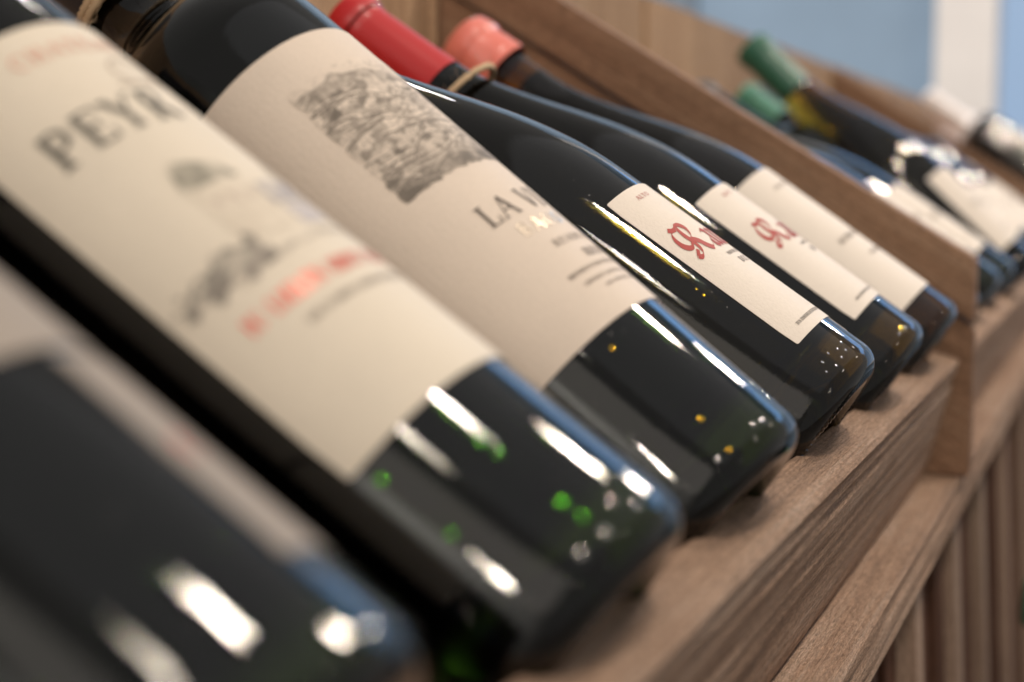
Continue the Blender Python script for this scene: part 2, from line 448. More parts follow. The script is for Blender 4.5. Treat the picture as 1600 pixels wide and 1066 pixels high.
class Ink:
    """flat print wrapped on a bottle's label"""
    def __init__(s, R, lift=0.00045):
        s.R = R; s.l = lift; s.v = []; s.f = []; s.n = 0

    def quad(s, pts):
        s.n += 1
        h = s.R + s.l + (s.n % 9)*0.000006
        b = len(s.v)
        for u, z in pts:
            s.v.append(wrap(u, z, h, s.R))
        s.f.append(tuple(range(b, b+len(pts))))

    def line(s, u0, z0, u1, z1, w):
        L = math.hypot(u1-u0, z1-z0)
        if L < 1e-9: return
        n = max(1, int(L/0.0014))
        nx, nz = -(z1-z0)/L*w/2, (u1-u0)/L*w/2
        for k in range(n):
            a, b = k/n, (k+1)/n
            ua, za, ub, zb = u0+(u1-u0)*a, z0+(z1-z0)*a, u0+(u1-u0)*b, z0+(z1-z0)*b
            s.quad([(ua-nx, za-nz), (ub-nx, zb-nz), (ub+nx, zb+nz), (ua+nx, za+nz)])

    def text(s, t, u, z, h, sx=1.0, track=0.08, bold=1.0):
        for ch in t:
            wd, st = GL[ch]
            for q in st:
                if q[0] == 'l':
                    s.line(u+q[1]*h*sx, z+q[2]*h, u+q[3]*h*sx, z+q[4]*h, q[5]*h*bold)
                else:
                    _, cx, cy, rx, ry, a0, a1, ww = q
                    k = 12
                    pr = None
                    for i in range(k+1):
                        a = math.radians(a0+(a1-a0)*i/k)
                        p = (u+(cx+rx*math.cos(a))*h*sx, z+(cy+ry*math.sin(a))*h)
                        if pr:
                            am = math.radians(a0+(a1-a0)*(i-.5)/k)
                            s.line(*pr, *p, ww*h*bold*(0.45+0.55*abs(math.cos(am))))
                        pr = p
            u += (wd+track)*h*sx
        return u

    def nib(s, pts, w=1.0, ang=40, sub=6, smooth=True):
        """broad-nib stroke through points"""
        n = (math.cos(math.radians(ang))*w/2, math.sin(math.radians(ang))*w/2)
        P = interp(pts, sub) if smooth and len(pts) > 2 else pts
        for a, b in zip(P, P[1:]):
            s.quad([(a[0]-n[0], a[1]-n[1]), (b[0]-n[0], b[1]-n[1]), (b[0]+n[0], b[1]+n[1]), (a[0]+n[0], a[1]+n[1])])

    def build(s, name, mat, parent):
        return tag(mesh_obj(name, s.v, s.f, mat, parent), kind='stuff' if name == 'lettering' else None)


def letters(R, t, u, z, h, sx, track, bold, mat, parent):
    for ch in t:
        if ch != ' ':
            k = Ink(R); k.text(ch, u, z, h, sx, track, bold); k.build('letter', mat, parent)
        u += (GL[ch][0]+track)*h*sx


def blackletter(R, lb, u, z, h):
    """the red black-letter word, cap height h"""
    ink = Ink(R)
    def T(pts): return [(u+x*h, z+y*h) for x, y in pts]
    w = 0.15*h
    # capital R: left swash, spine, bowl, leg with curl
    ink.nib(T([(.40, .96), (.20, .98), (.06, .80), (.04, .55), (.14, .38), (.30, .36), (.34, .48)]), w*1.15)
    ink.nib(T([(.16, 1.06), (.30, .98), (.46, 1.06), (.62, 1.02), (.70, .84), (.60, .62), (.44, .54)]), w)
    ink.nib(T([(.44, .98), (.40, .74), (.42, .40), (.34, .12), (.18, .02), (.08, .10)]), w*1.1)
    ink.nib(T([(.44, .54), (.60, .40), (.68, .18), (.80, .04), (.90, .12)]), w*1.2)
    ink.nib(T([(.24, .62), (.34, .70)]), w*.6, smooth=False)
    ink.nib(T([(.08, .12), (.16, .20), (.20, .12)]), w*1.5)
    ink.build('letter', M['ink_red'], lb); ink = Ink(R)
    x = 1.02
    def minim(x, y0=0.0, y1=.62):
        ink.nib(T([(x-.05, y1), (x+.02, y1-.07), (x, y0+.10), (x+.09, y0)]), w*.95, smooth=False)
    # a
    ink.nib(T([(x+.02, .56), (x+.16, .64), (x+.24, .54), (x+.24, .10), (x+.32, .0)]), w*.95, smooth=False)
    ink.nib(T([(x+.24, .38), (x+.04, .26), (x+.04, .08), (x+.14, .0), (x+.24, .10)]), w*.9, smooth=False)
    x += .46
    ink.build('letter', M['ink_red'], lb); ink = Ink(R)
    minim(x); minim(x+.26); x += .50
    ink.build('letter', M['ink_red'], lb); ink = Ink(R)
    # long f with bar
    ink.nib(T([(x+.34, .96), (x+.20, 1.04), (x+.08, .92), (x+.08, .10), (x+.02, -.18)]), w*.95, smooth=False)
    ink.nib(T([(x-.05, .60), (x+.30, .60)]), w*.55, smooth=False)
    x += .40
    ink.build('letter', M['ink_red'], lb); ink = Ink(R)
    ink.nib(T([(x+.34, .96), (x+.20, 1.04), (x+.08, .92), (x+.08, .10), (x+.02, -.18)]), w*.95, smooth=False)
    ink.nib(T([(x-.05, .60), (x+.30, .60)]), w*.55, smooth=False)
    ink.build('letter', M['ink_red'], lb)


def tinyline(ink, u0, u1, z, h, w=None):
    """a line of print too small to read"""
    u = u0
    rs = random.Random(int(z*1e6))
    while u < u1:
        k = rs.choice('ILETNHU')
        ink.text(k, u, z, h, 0.8, 0.1, 1.25)
        u += h*0.8*(GL[k][0]+.12)
        if rs.random() < .14: u += h*.5


def paint_patch(name, u0, u1, z0, z1, R, nu, nz, img, keep, mat, parent):
    """img (nz,nu,3) linear colours, keep (nz-1,nu-1) bool cells"""
    us = np.linspace(u0, u1, nu); zs = np.linspace(z0, z1, nz)
    vs = [wrap(u, z, R+0.00042, R) for z in zs for u in us]
    fs = [(j*nu+i, j*nu+i+1, (j+1)*nu+i+1, (j+1)*nu+i) for j in range(nz-1) for i in range(nu-1) if keep[j, i]]
    o = mesh_obj(name, vs, fs, mat, parent)
    at = o.data.color_attributes.new('Col', 'FLOAT_COLOR', 'POINT')
    col = np.ones((nz*nu, 4), np.float32); col[:, :3] = img.reshape(-1, 3)
    at.data.foreach_set('color', col.ravel())
    return o


def vnoise(nz, nu, cell, seed):
    r = np.random.default_rng(seed)
    gz, gu = int(nz/cell)+3, int(nu/cell)+3
    g = r.random((gz, gu))
    y = np.arange(nz)/cell; x = np.arange(nu)/cell
    y0 = y.astype(int); x0 = x.astype(int)
    fy = (y-y0)[:, None]; fx = (x-x0)[None, :]
    fy = fy*fy*(3-2*fy); fx = fx*fx*(3-2*fx)
    a = g[y0][:, x0]; b = g[y0][:, x0+1]; c = g[y0+1][:, x0]; d = g[y0+1][:, x0+1]
    return (a*(1-fx)+b*fx)*(1-fy)+(c*(1-fx)+d*fx)*fy


def poly_mask(X, Y, pts):
    m = np.zeros(X.shape, bool)
    n = len(pts); j = n-1
    for i in range(n):
        xi, yi = pts[i]; xj, yj = pts[j]
        if yi != yj:
            c = ((yi > Y) != (yj > Y)) & (X < (xj-xi)*(Y-yi)/(yj-yi)+xi)
            m ^= c
        j = i
    return m


def village_engraving(R, parent, paper_col):
    u0, u1, z0, z1 = -0.0365, 0.0365, 0.1150, 0.1640
    nu, nz = 300, 210
    U, Z = np.meshgrid(np.linspace(0, 1, nu), np.linspace(0, 1, nz))
    g = 0.62 + 0.25*(vnoise(nz, nu, 14, 1)-.5) + 0.4*(vnoise(nz, nu, 7, 2)-.5) + 0.15*(vnoise(nz, nu, 3, 3)-.5)
    r = np.random.default_rng(11)
    g -= .12*np.exp(-((U-.12)/.14)**2)
    # shrubs and shade first, then houses stepping up the hill
    for k in range(70):
        cx, cy = r.random(), r.random()*.80
        s = .018+.03*r.random()
        m = ((U-cx)/s/1.2)**2+((Z-cy)/s)**2 + 1.2*(vnoise(nz, nu, 3, 50+k % 7)-.5) < 1
        g[m] *= .35+.5*r.random()
    for k in range(120):
        cx = r.random(); cy = .10+.66*r.random()
        wv = .022+.045*r.random(); h = .018+.04*r.random(); a = r.normal()*.25
        def P(x, y): return (cx+x*math.cos(a)-y*math.sin(a)*.7, cy+x*math.sin(a)*1.3+y*math.cos(a))
        v = .75+.35*r.random()
        g[poly_mask(U, Z, [P(-wv, 0), P(wv*.2, -h*.3), P(wv*.2, h*.8), P(-wv, h)])] = v
        g[poly_mask(U, Z, [P(wv*.2, -h*.3), P(wv, 0), P(wv, h), P(wv*.2, h*.8)])] = v*.45
        g[poly_mask(U, Z, [P(-wv, h), P(wv*.2, h*.8), P(wv, h), P(-wv*.2, h*1.7)])] = .55+.3*r.random()
        for q in range(2):
            xx = -wv*.7+q*wv*.45
            g[poly_mask(U, Z, [P(xx, h*.2), P(xx+wv*.16, h*.15), P(xx+wv*.16, h*.5), P(xx, h*.55)])] = .35
    # terraces: long curved cuts across the hill
    for k in range(46):
        cy = .06+.80*r.random(); cx = r.random(); ln = .05+.14*r.random(); sl = r.normal()*.35; cv = r.normal()*2.5
        yy = cy+sl*(U-cx)+cv*(U-cx)**2
        m = (np.abs(Z-yy) < .004+.004*r.random()) & (np.abs(U-cx) < ln)
        g[m] = .18+.2*r.random()
        m = (np.abs(Z-yy-.014) < .006) & (np.abs(U-cx) < ln)
        g[m] = np.minimum(1, g[m]+.28)
    # dark clump at the foot
    foot = np.exp(-((Z-.02)/.16)**2)*(0.4+.9*vnoise(nz, nu, 12, 8))
    g *= 1-.62*np.clip(foot, 0, 1)
    cut = vnoise(nz, nu, 2.2, 91)*.5+vnoise(nz, nu*3, 6, 92)[:, ::3]*.5
    g *= .78+.42*cut
    # vertical hatching like an engraver's cut
    g += .05*np.sin(U*nu*1.1+6*vnoise(nz, nu, 9, 4))
    # sky: pale with light strokes
    ridge = .83+.10*np.sin(U*5+.6)+.05*(vnoise(nz, nu, 16, 9)-.5)
    sky = Z > ridge
    gs = .93-.30*(vnoise(nz, nu, 4, 12) > .60)*(vnoise(nz, nu, 13, 13))-.1*np.clip((.93-Z)/.1, 0, 1)
    g = np.where(sky, gs, g)
    g = np.clip(g, .12, 1.05)
    fade = np.clip(np.minimum.reduce([U/.012, (1-U)/.012, (1-Z)/.08]) + .7*(vnoise(nz, nu, 6, 21)-.3), 0, 1)
    g = 1*(1-fade)+g*fade
    ink = np.array([0.17, 0.145, 0.12]); pc = np.array(paper_col)*1.04
    t = np.clip((g-.16)/.84, 0, 1)[..., None]
    img = ink*(1-t)+pc*t
    edge = np.minimum.reduce([U, 1-U, (1-Z)*.8, Z*.8]) + .022*(vnoise(nz, nu, 5, 31)-.5)
    keep = (edge > .012)[:-1, :-1]
    paint_patch('engraving', u0, u1, z0, z1, R, nu, nz, img, keep, M['print'], parent)


def chateau_drawing(R, parent, paper_col):
    u0, u1, z0, z1 = -0.0435, 0.0435, 0.0905, 0.1290
    nu, nz = 150, 70
    U, Z = np.meshgrid(np.linspace(u0, u1, nu), np.linspace(z0, z1, nz))
    pc = np.array(paper_col); img = np.zeros((nz, nu, 3)); img[:] = pc
    def put(m, col, k):
        kk = (k*np.clip(.25+1.25*vnoise(nz, nu, 5, 77)*(.6+.8*vnoise(nz, nu, 14, 78)), 0, 1))[..., None]
        mm = m[..., None]
        img[:] = np.where(mm, img*(1-kk)+np.array(col)*kk, img)
    def both(pts, col, k):
        put(poly_mask(U, Z, pts), col, k)
        put(poly_mask(U, Z, [(-x, y) for x, y in pts]), col, k)
    both([(-.0225, .1175), (-.0065, .1165), (-.009, .1215), (-.018, .1255), (-.0205, .1245)], (.13, .13, .10), .72)
    both([(-.0215, .1175), (-.0075, .1165), (-.0075, .099), (-.0215, .100)], (.50, .42, .33), .30)
    for x in (-.0185, -.0145, -.0105):
        both([(x, .113), (x+.0018, .113), (x+.0018, .109), (x, .109)], (.3, .2, .18), .45)
    both([(-.0065, .113), (.0, .1135), (.0, .106), (-.0065, .1055)], (.16, .17, .26), .6)
    both([(-.0055, .1055), (.0, .1055), (.0, .0985), (-.0055, .0985)], (.28, .29, .42), .5)
    tr = ((U+.030)/.0115)**2+((Z-.0975)/.0045)**2+2.2*(vnoise(nz, nu, 5, 3)-.4) < 1
    tr |= ((U+.0225)/.005)**2+((Z-.0985)/.0050)**2+1.8*(vnoise(nz, nu, 4, 4)-.4) < 1
    tr |= tr[:, ::-1]
    put(tr, (.12, .11, .10), .72)
    both([(-.043, .0955), (-.020, .0935), (.0, .0950), (.0, .0972), (-.020, .0955), (-.040, .0980)], (.20, .17, .15), .4)
    both([(-.030, .093), (-.026, .093), (-.018, .0985), (-.020, .0990)], (.35, .3, .26), .4)
    keep = (np.abs(img-pc).sum(2) > 0.01)[:-1, :-1]
    paint_patch('drawing', u0, u1, z0, z1, R, nu, nz, img, keep, M['print'], parent)


def ring_twine(name, parent, z, r, rad=0.0011, wob=0.0015, tails=4, seed=1, turns=1):
    """loose loop of twine round a neck with frayed fibres"""
    rs = random.Random(seed)
    vs, fs = [], []
    def tube(pts, rr, seg=6, tw=True):
        b = len(vs)
        n = len(pts)
        for i, p in enumerate(pts):
            d = (Vector(pts[min(i+1, n-1)])-Vector(pts[max(i-1, 0)])).normalized()
            s = d.orthogonal().normalized(); t = d.cross(s)
            for k in range(seg):
                a = 2*math.pi*k/seg + (i*.55 if tw else 0)
                q = rr*(1+.25*math.cos(3*a)) if tw else rr
                vs.append(tuple(Vector(p)+s*math.cos(a)*q+t*math.sin(a)*q))
        for i in range(n-1):
            for k in range(seg):
                k2 = (k+1) % seg
                fs.append((b+i*seg+k, b+i*seg+k2, b+(i+1)*seg+k2, b+(i+1)*seg+k))
    ph = rs.random()*6
    for j in range(turns):
        pts = []
        for i in range(73):
            a = 2*math.pi*i/72
            zz = z+j*rad*1.9+wob*math.sin(a+ph)
            pts.append(((r+rad)*math.cos(a), (r+rad)*math.sin(a), -zz))
        tube(pts, rad, 8)
    for k in range(40):
        a = rs.random()*6.28; p = Vector(((r+rad)*math.cos(a), (r+rad)*math.sin(a), -z))
        d = Vector((math.cos(a)+rs.uniform(-1, 1), math.sin(a)+rs.uniform(-1, 1), rs.uniform(-1, 1))).normalized()
        L = rs.uniform(.002, .006)
        tube([tuple(p+d*L*t+Vector((0, 0, .001*math.sin(3*t+k)))) for t in (0, .5, 1)], .00008, 3, False)
    o = mesh_obj(name, vs, fs, M['twine'], parent, smooth=True)
    return o, tube, vs, fs


# bottle placement: (O, axis) measured from the photograph
def frame(X, dz, off, yaw, th, R):
    B = Vector((math.sin(yaw)*math.cos(th), math.cos(yaw)*math.cos(th), math.sin(th)))
    e1 = B.cross(Vector((0, 0, 1))).normalized()
    e2 = e1.cross(B)
    O = Vector((X, 0, 0)) + e2*(R-0.0375+dz) + B*off
    z = -B
    return Matrix(((e1.x, e2.x, z.x, O.x), (e1.y, e2.y, z.y, O.y), (e1.z, e2.z, z.z, O.z), (0, 0, 0, 1)))


def knurl(parent, R, rc, n=96):
    """raised ticks moulded round the heel of the bottle"""
    vs, fs = [], []
    for k in range(n):
        a = 2*math.pi*k/n
        ww = 0.0006
        pts = []
        for t, (z, r) in enumerate([(0.0001, R-rc-0.0010), (0.0002, R-rc+0.0008), (0.0009, R-rc+0.0030)]):
            for s in (-1, 1):
                aa = a+s*ww/R
                pts.append((r*math.cos(aa), r*math.sin(aa), -z))
                h = .00032
                pts.append(((r+h)*math.cos(aa+.01), (r+h)*math.sin(aa+.01), -(z-h)))
        b = len(vs); vs += pts
        for t in range(2):
            o = b+t*4
            fs += [(o+1, o+3, o+7, o+5), (o, o+1, o+5, o+4), (o+2, o+6, o+7, o+3)]
        fs += [(b, b+2, b+3, b+1), (b+8, b+9, b+11, b+10)]
    return tag(mesh_obj('base_knurling', vs, fs, M['dark_glass'], parent), kind='stuff')


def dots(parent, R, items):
    """shallow lens-like domes added to imitate lamp ghosts and heel glints in the glass: (z, angle in degrees, radius mm, material)"""
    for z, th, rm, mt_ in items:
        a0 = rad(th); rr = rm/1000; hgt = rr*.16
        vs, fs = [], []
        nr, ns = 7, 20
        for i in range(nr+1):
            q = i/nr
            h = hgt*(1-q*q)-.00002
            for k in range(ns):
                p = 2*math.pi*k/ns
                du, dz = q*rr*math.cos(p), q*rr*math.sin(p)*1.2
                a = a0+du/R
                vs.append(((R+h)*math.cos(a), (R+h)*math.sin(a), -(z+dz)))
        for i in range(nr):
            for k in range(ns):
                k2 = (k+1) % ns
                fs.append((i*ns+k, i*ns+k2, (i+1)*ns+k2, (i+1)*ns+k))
        o = mesh_obj('glint_dot', vs, fs, M[mt_], parent, smooth=True)
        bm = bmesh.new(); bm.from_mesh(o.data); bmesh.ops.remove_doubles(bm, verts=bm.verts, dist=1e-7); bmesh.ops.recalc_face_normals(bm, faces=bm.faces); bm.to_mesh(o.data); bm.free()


def bottle(mat4, kind, glass, lab, wine=True, seg=96, kn=False, fill=None):
    R = 0.0375 if kind == 'bordeaux' else 0.040
    prof = prof_bordeaux(R) if kind == 'bordeaux' else prof_burgundy(R)
    top = prof[-1][0]
    t = empty('wine_bottle', mat=mat4)
    lathe('glass_body', prof, glass, t, seg)
    fl = fill if fill else 0.262
    inner = shrink(prof, 0.0032, 0.020, fl)
    lathe('wine', inner, M['wine'] if wine is True else wine, t, seg)
    if kn: knurl(t, R, 0.0082)
    tag(t, lab, 'wine bottle')
    return t, R, prof


def capsule(parent, prof, z0, mat, name='capsule', lump=0.0, extra=0.0005, top=None):
    zt = prof[-1][0]
    pts = []
    zs = np.linspace(z0, zt-0.0005, 26)
    for z in zs:
        pts.append((z, rad_at(prof, z)+extra+lump*math.sin(min(1, (z-z0)/.006)*math.pi/2)))
    r = pts[-1][1]
    if name == 'wax_cap':
        pts = [(z, max(rr, .0176)) for z, rr in pts]
        r = pts[-1][1]
        pts = pts[:-2]
        for k in range(1, 8):
            a = math.pi/2*k/7
            pts.append((zt-.006+.009*math.sin(a), r*math.cos(a)**.6+.0005))
    else:
        pts += [(zt+.0006, r-.0006), (zt+.0012, r-.002)]
    tw = None
    if name == 'wax_cap':
        tw = lambda a, z: .0004*math.sin(3*a+z*200) + (.0006*math.sin(5*a) if z < z0+.004 else 0)
    o = lathe(name, pts, mat, parent, 64, cap0=False, cap1=True, twist=tw)
    return o


TH = 0.6181
rad = math.radians

# ---- bottle nearest the camera, unlabelled side up
t, R, pf = bottle(frame(0.1189, 0, 0.0045, rad(-0.566), TH+rad(-1.065), .0375), 'bordeaux', M['glass_green'],
                  'very blurred black bottle in the bottom corner, its cream labels turned to the far side')
capsule(t, pf, 0.238, M['capsule_black'])
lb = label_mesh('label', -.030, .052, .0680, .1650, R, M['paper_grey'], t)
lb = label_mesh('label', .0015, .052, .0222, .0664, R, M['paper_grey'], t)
k = Ink(R); k.text('C', .0050, .0425, .0045, 1.0, .1, 1.6); k.build('lettering', M['foil_red'], lb)

# ---- cream label with grey chateau
t, R, pf = bottle(frame(0.2327, 0, -0.0019, rad(-0.721), TH+rad(-0.338), .0375), 'bordeaux', M['glass_green'],
                  'dark bottle with big cream label lettered PEYR and a blurred grey chateau drawing')
capsule(t, pf, 0.238, M['capsule_black'])
lb = label_mesh('label', -.0453, .0453, .0514, .1736, R, M['paper_cream'], t)
k = Ink(R); k.text('CHATEAU', -.0245, .1628, .0042, 1.05, .25, 1.3); k.build('lettering', M['ink_faint_red'], lb)
letters(R, 'PEYR', -.0350, .1372, .0098, 1.0, .16, 1.35, M['ink_grey'], lb)
k = Ink(R)
for i in range(28):   # small crest above the name
    a = i/28*6.28
    k.line(.0065*math.cos(a)*.9, .1545+.0045*math.sin(a), .0065*math.cos(a+.3)*.9, .1545+.0045*math.sin(a+.3), .0007)
k.line(-.0085, .1500, .0085, .1500, .0009)
k.build('crest', M['ink_faint'], lb)
dots(t, R, [(.0382, 124.4, .8, 'ghost_green'), (.0344, 123.7, .7, 'ghost_green'), (.0189, 122.8, .95, 'ghost_green'), (.0142, 122.3, .8, 'ghost_green'), (.047, 152.9, .85, 'ghost_green'), (.0302, 151.8, .7, 'ghost_green'),
            (.0091, 104, .7, 'glint_clear'), (.0094, 121.5, .8, 'glint_clear'), (.0100, 132, .7, 'glint_clear'), (.0125, 110.5, .6, 'glint_clear')])
chateau_drawing(R, lb, (0.76, 0.68, 0.56))
k = Ink(R); tinyline(k, -.0360, .0360, .0842, .0040); k.build('lettering', M['foil_red'], lb)
k = Ink(R); tinyline(k, -.0262, .0262, .0785, .0017); k.build('lettering', M['ink_softgrey'], lb)

# ---- tan label with engraved village
t, R, pf = bottle(frame(0.3470, 0, 0.0, rad(1.996), TH+rad(2.50), .0375), 'bordeaux', M['glass_green'],
                  'dark bottle with a tan label showing an engraved hill village above LA VI')
capsule(t, pf, 0.245, M['capsule_black'])
lb = label_mesh('label', -.066, .066, .0546, .1774, R, M['paper_tan'], t)
dots(t, R, [(.0491, 131.7, .6, 'ghost_gold'), (.0200, 129.5, .6, 'ghost_gold'), (.0095, 131.5, .6, 'ghost_gold'), (.0092, 108, .6, 'glint_clear'), (.0100, 113.5, .6, 'glint_clear'), (.0098, 138, .6, 'glint_clear')])
village_engraving(R, lb, (0.735, 0.63, 0.53))
letters(R, 'LA VI', -.0243, .0950, .0076, 1.0, .12, .95, M['ink_brown'], lb)
letters(R, 'BACO', -.0186, .0876, .0044, 1.15, .28, 1.5, M['foil_gold'], lb)
k = Ink(R); k.text('RESERVA', -.0134, .0806, .0023, 1.2, .25, 1.3); k.text('RIOJA', -.0062, .0740, .0030, 1.15, .12, 1.3)
tinyline(k, -.0202, .0202, .0702, .0014); tinyline(k, -.0176, .0176, .0664, .0012); tinyline(k, -.0118, .0118, .0634, .0010)
k.build('lettering', M['ink_softgrey'], lb)
o, tube, vs, fs = ring_twine('twine', t, .238, .0162, .0013, .003, seed=5, turns=2)

# ---- three burgundy bottles
def red_label(t, R, hw, z0, z1, mat, shift=0.0, skew=0.0, rot=0.0, blurry=False):
    lb = label_mesh('label', -hw, hw, z0, z1, R, mat, t, skew=skew)
    k = Ink(R); k.text('ALTO', -.0152, z1-.0062, .0019, 1.2, .2, 1.2); k.build('lettering', M['ink_red'], lb)
    blackletter(R, lb, -.0222, .0668, .0145)
    k = Ink(R); tinyline(k, -.0082, .0082, .0618, .0016); k.text('DOC', -.0058, .0568, .0028, 1.0, .1, 1.1)
    tinyline(k, -.0195, .0195, z0+.0042, .0013)
    k.build('lettering', M['ink_brown'], lb)
    return lb


t, R, pf = bottle(frame(0.4751, 0, 0.0004, rad(-0.627), TH+rad(-1.13), .040), 'burgundy', M['glass_olive'],
                  'sloping shouldered dark bottle in sharp focus with narrow cream label and red black-letter name', kn=True)
capsule(t, pf, 0.236, M['capsule_red'])
dots(t, R, [(.0576, 137.2, .5, 'ghost_gold'), (.0609, 136.9, .35, 'ghost_gold'), (.0898, 133.4, .5, 'ghost_gold')]+[(.0094+.0035*(i % 2)+.0006*(i % 3), 104+i*3.4, .42, 'glint_clear') for i in range(9)])
red_label(t, R, .0272, .0234, .1036, M['paper_white'])
G5 = 'dark bottle behind the sharpest one, its cream label softly blurred, with the red capsule'
t, R, pf = bottle(frame(0.5881, 0, -0.0016, rad(-2.18), TH+rad(-0.65), .040), 'burgundy', M['glass_olive'], G5, kn=True)
capsule(t, pf, 0.234, M['capsule_red'])
dots(t, R, [(.0099, 114.6, .8, 'ghost_gold'), (.0085, 109.9, .6, 'glint_clear'), (.0089, 120, .6, 'glint_clear')])
red_label(t, R, .0297, .0257, .1047, M['paper_white'])
ring_twine('twine', t, .2230, .0205, .0015, .0030, seed=9)
t, R, pf = bottle(frame(0.7098, 0, -0.0020, rad(-0.16), TH+rad(-0.55), .040), 'burgundy', M['glass_amber'],
                  'dark bottle against the wooden divider with amber neck and pink wax top', fill=.245)
capsule(t, pf, 0.2600, M['wax_pink'], 'wax_cap', lump=.0030)
lb = label_mesh('label', -.0352, .0352, .0204, .1176, R, M['paper_white'], t)
k = Ink(R); tinyline(k, -.022, .022, .062, .0030); tinyline(k, -.014, .014, .049, .0020); tinyline(k, -.018, .018, .104, .0018)
k.build('lettering', M['ink_softgrey'], lb)

# ---- further compartments: whole bottles, blurred
def far_bottle(X, kind, glass, cap, lab, dz=0.0, group=None, wine=True, zc=.236, lz=(.026, .106), hw=.036, dth=0.0, paperm='paper_white', off=-.001, yaw=0.0, fill=None):
    t, R, pf = bottle(frame(X, dz, off, yaw, TH+dth, .0375 if kind == 'bordeaux' else .04), kind, M[glass], lab, wine, 48, fill=fill)
    capsule(t, pf, zc, M[cap])
    lb = label_mesh('label', -hw, hw, lz[0], lz[1], R, M[paperm], t)
    k = Ink(R); tinyline(k, -.02, .02, (lz[0]+lz[1])/2, .004); tinyline(k, -.015, .015, lz[0]+.012, .002)
    k.build('lettering', M['ink_softgrey'], lb)
    if group: tag(t, group=group)
    return t


g2 = 'bottles in the second compartment'
far_bottle(.862, 'bordeaux', 'glass_green', 'capsule_black', 'first bottle beyond the wooden divider, mostly hidden, blue glint on its base', group=g2)
far_bottle(.985, 'burgundy', 'glass_green', 'capsule_black', 'second bottle beyond the divider, a white streak of light above its cream label', group=g2, lz=(.03, .10), dth=-.03)
far_bottle(1.105, 'burgundy', 'glass_green', 'capsule_black', 'third bottle beyond the divider with big blue glint on its heel', group=g2, lz=(.028, .104), dth=-.03)
far_bottle(1.225, 'bordeaux', 'glass_green', 'capsule_black', 'fourth bottle beyond the divider, dark shoulder over a cream label', group=g2, lz=(.028, .118), dth=-.03)
far_bottle(1.335, 'burgundy', 'glass_green', 'capsule_lightgreen', 'bottle with pale green capsule lying beneath the dark green capped one', group=g2, zc=.250)
tg = far_bottle(1.235, 'burgundy', 'glass_amber', 'capsule_green', 'amber necked bottle with dark green capsule sticking up above the others', dz=.004, dth=.150, group=g2, zc=.236, fill=.180)
far_bottle(1.425, 'bordeaux', 'glass_green', 'capsule_black', 'blurred bottle squeezed just right of the one with pale green capsule', group=g2, lz=(.024, .116))
far_bottle(1.515, 'burgundy', 'glass_green', 'capsule_black', 'blurred bottle between the squeezed one and the blue capped one', group=g2, lz=(.030, .108))
far_bottle(1.605, 'bordeaux', 'glass_green', 'capsule_blue', 'blurred bottle with a blue capsule deep in the second compartment', group=g2, lz=(.022, .125))
far_bottle(1.695, 'burgundy', 'glass_green', 'capsule_white', 'blurred bottle with white capsule next to the blue capped one', group=g2, lz=(.026, .104))
far_bottle(1.785, 'bordeaux', 'glass_green', 'capsule_black', 'blurred black capped bottle third from the far divider', group=g2, lz=(.024, .130))
far_bottle(1.875, 'burgundy', 'glass_green', 'capsule_black', 'next to last blurred bottle before the far divider, black capsule', group=g2)
far_bottle(1.965, 'bordeaux', 'glass_green', 'capsule_black', 'last blurred bottle of the second compartment, pressed near the far divider', group=g2, lz=(.02, .15))
g3 = 'bottles in the third compartment'
for i, (X, dz, cap, lab) in enumerate([
        (2.28, 0, 'capsule_white', 'lower pale bottle with white capsule just past the far divider'),
        (2.42, .060, 'capsule_white', 'raised bottle with long white capsule in front of the white pillar'),
        (2.55, 0, 'capsule_pink', 'pale rose bottle lying low behind the raised white capped one'),
        (2.72, .040, 'capsule_pink', 'raised pale pink capped bottle right of the white pillar'),
        (2.90, .0, 'capsule_white', 'pale bottle with white capsule at the far end of the rack')]):
    far_bottle(X, 'bordeaux', 'glass_light', cap, lab, dz=dz, group=g3, wine=M['wine_pale'], zc=.215, lz=(.03, .16))


# ------------------------------------------------------------------ the rack
rack = empty('wine_rack', (1.2, 0.12, -0.9))
tag(rack, 'long rough wooden display rack with sloping dividers holding the bottles', 'rack')


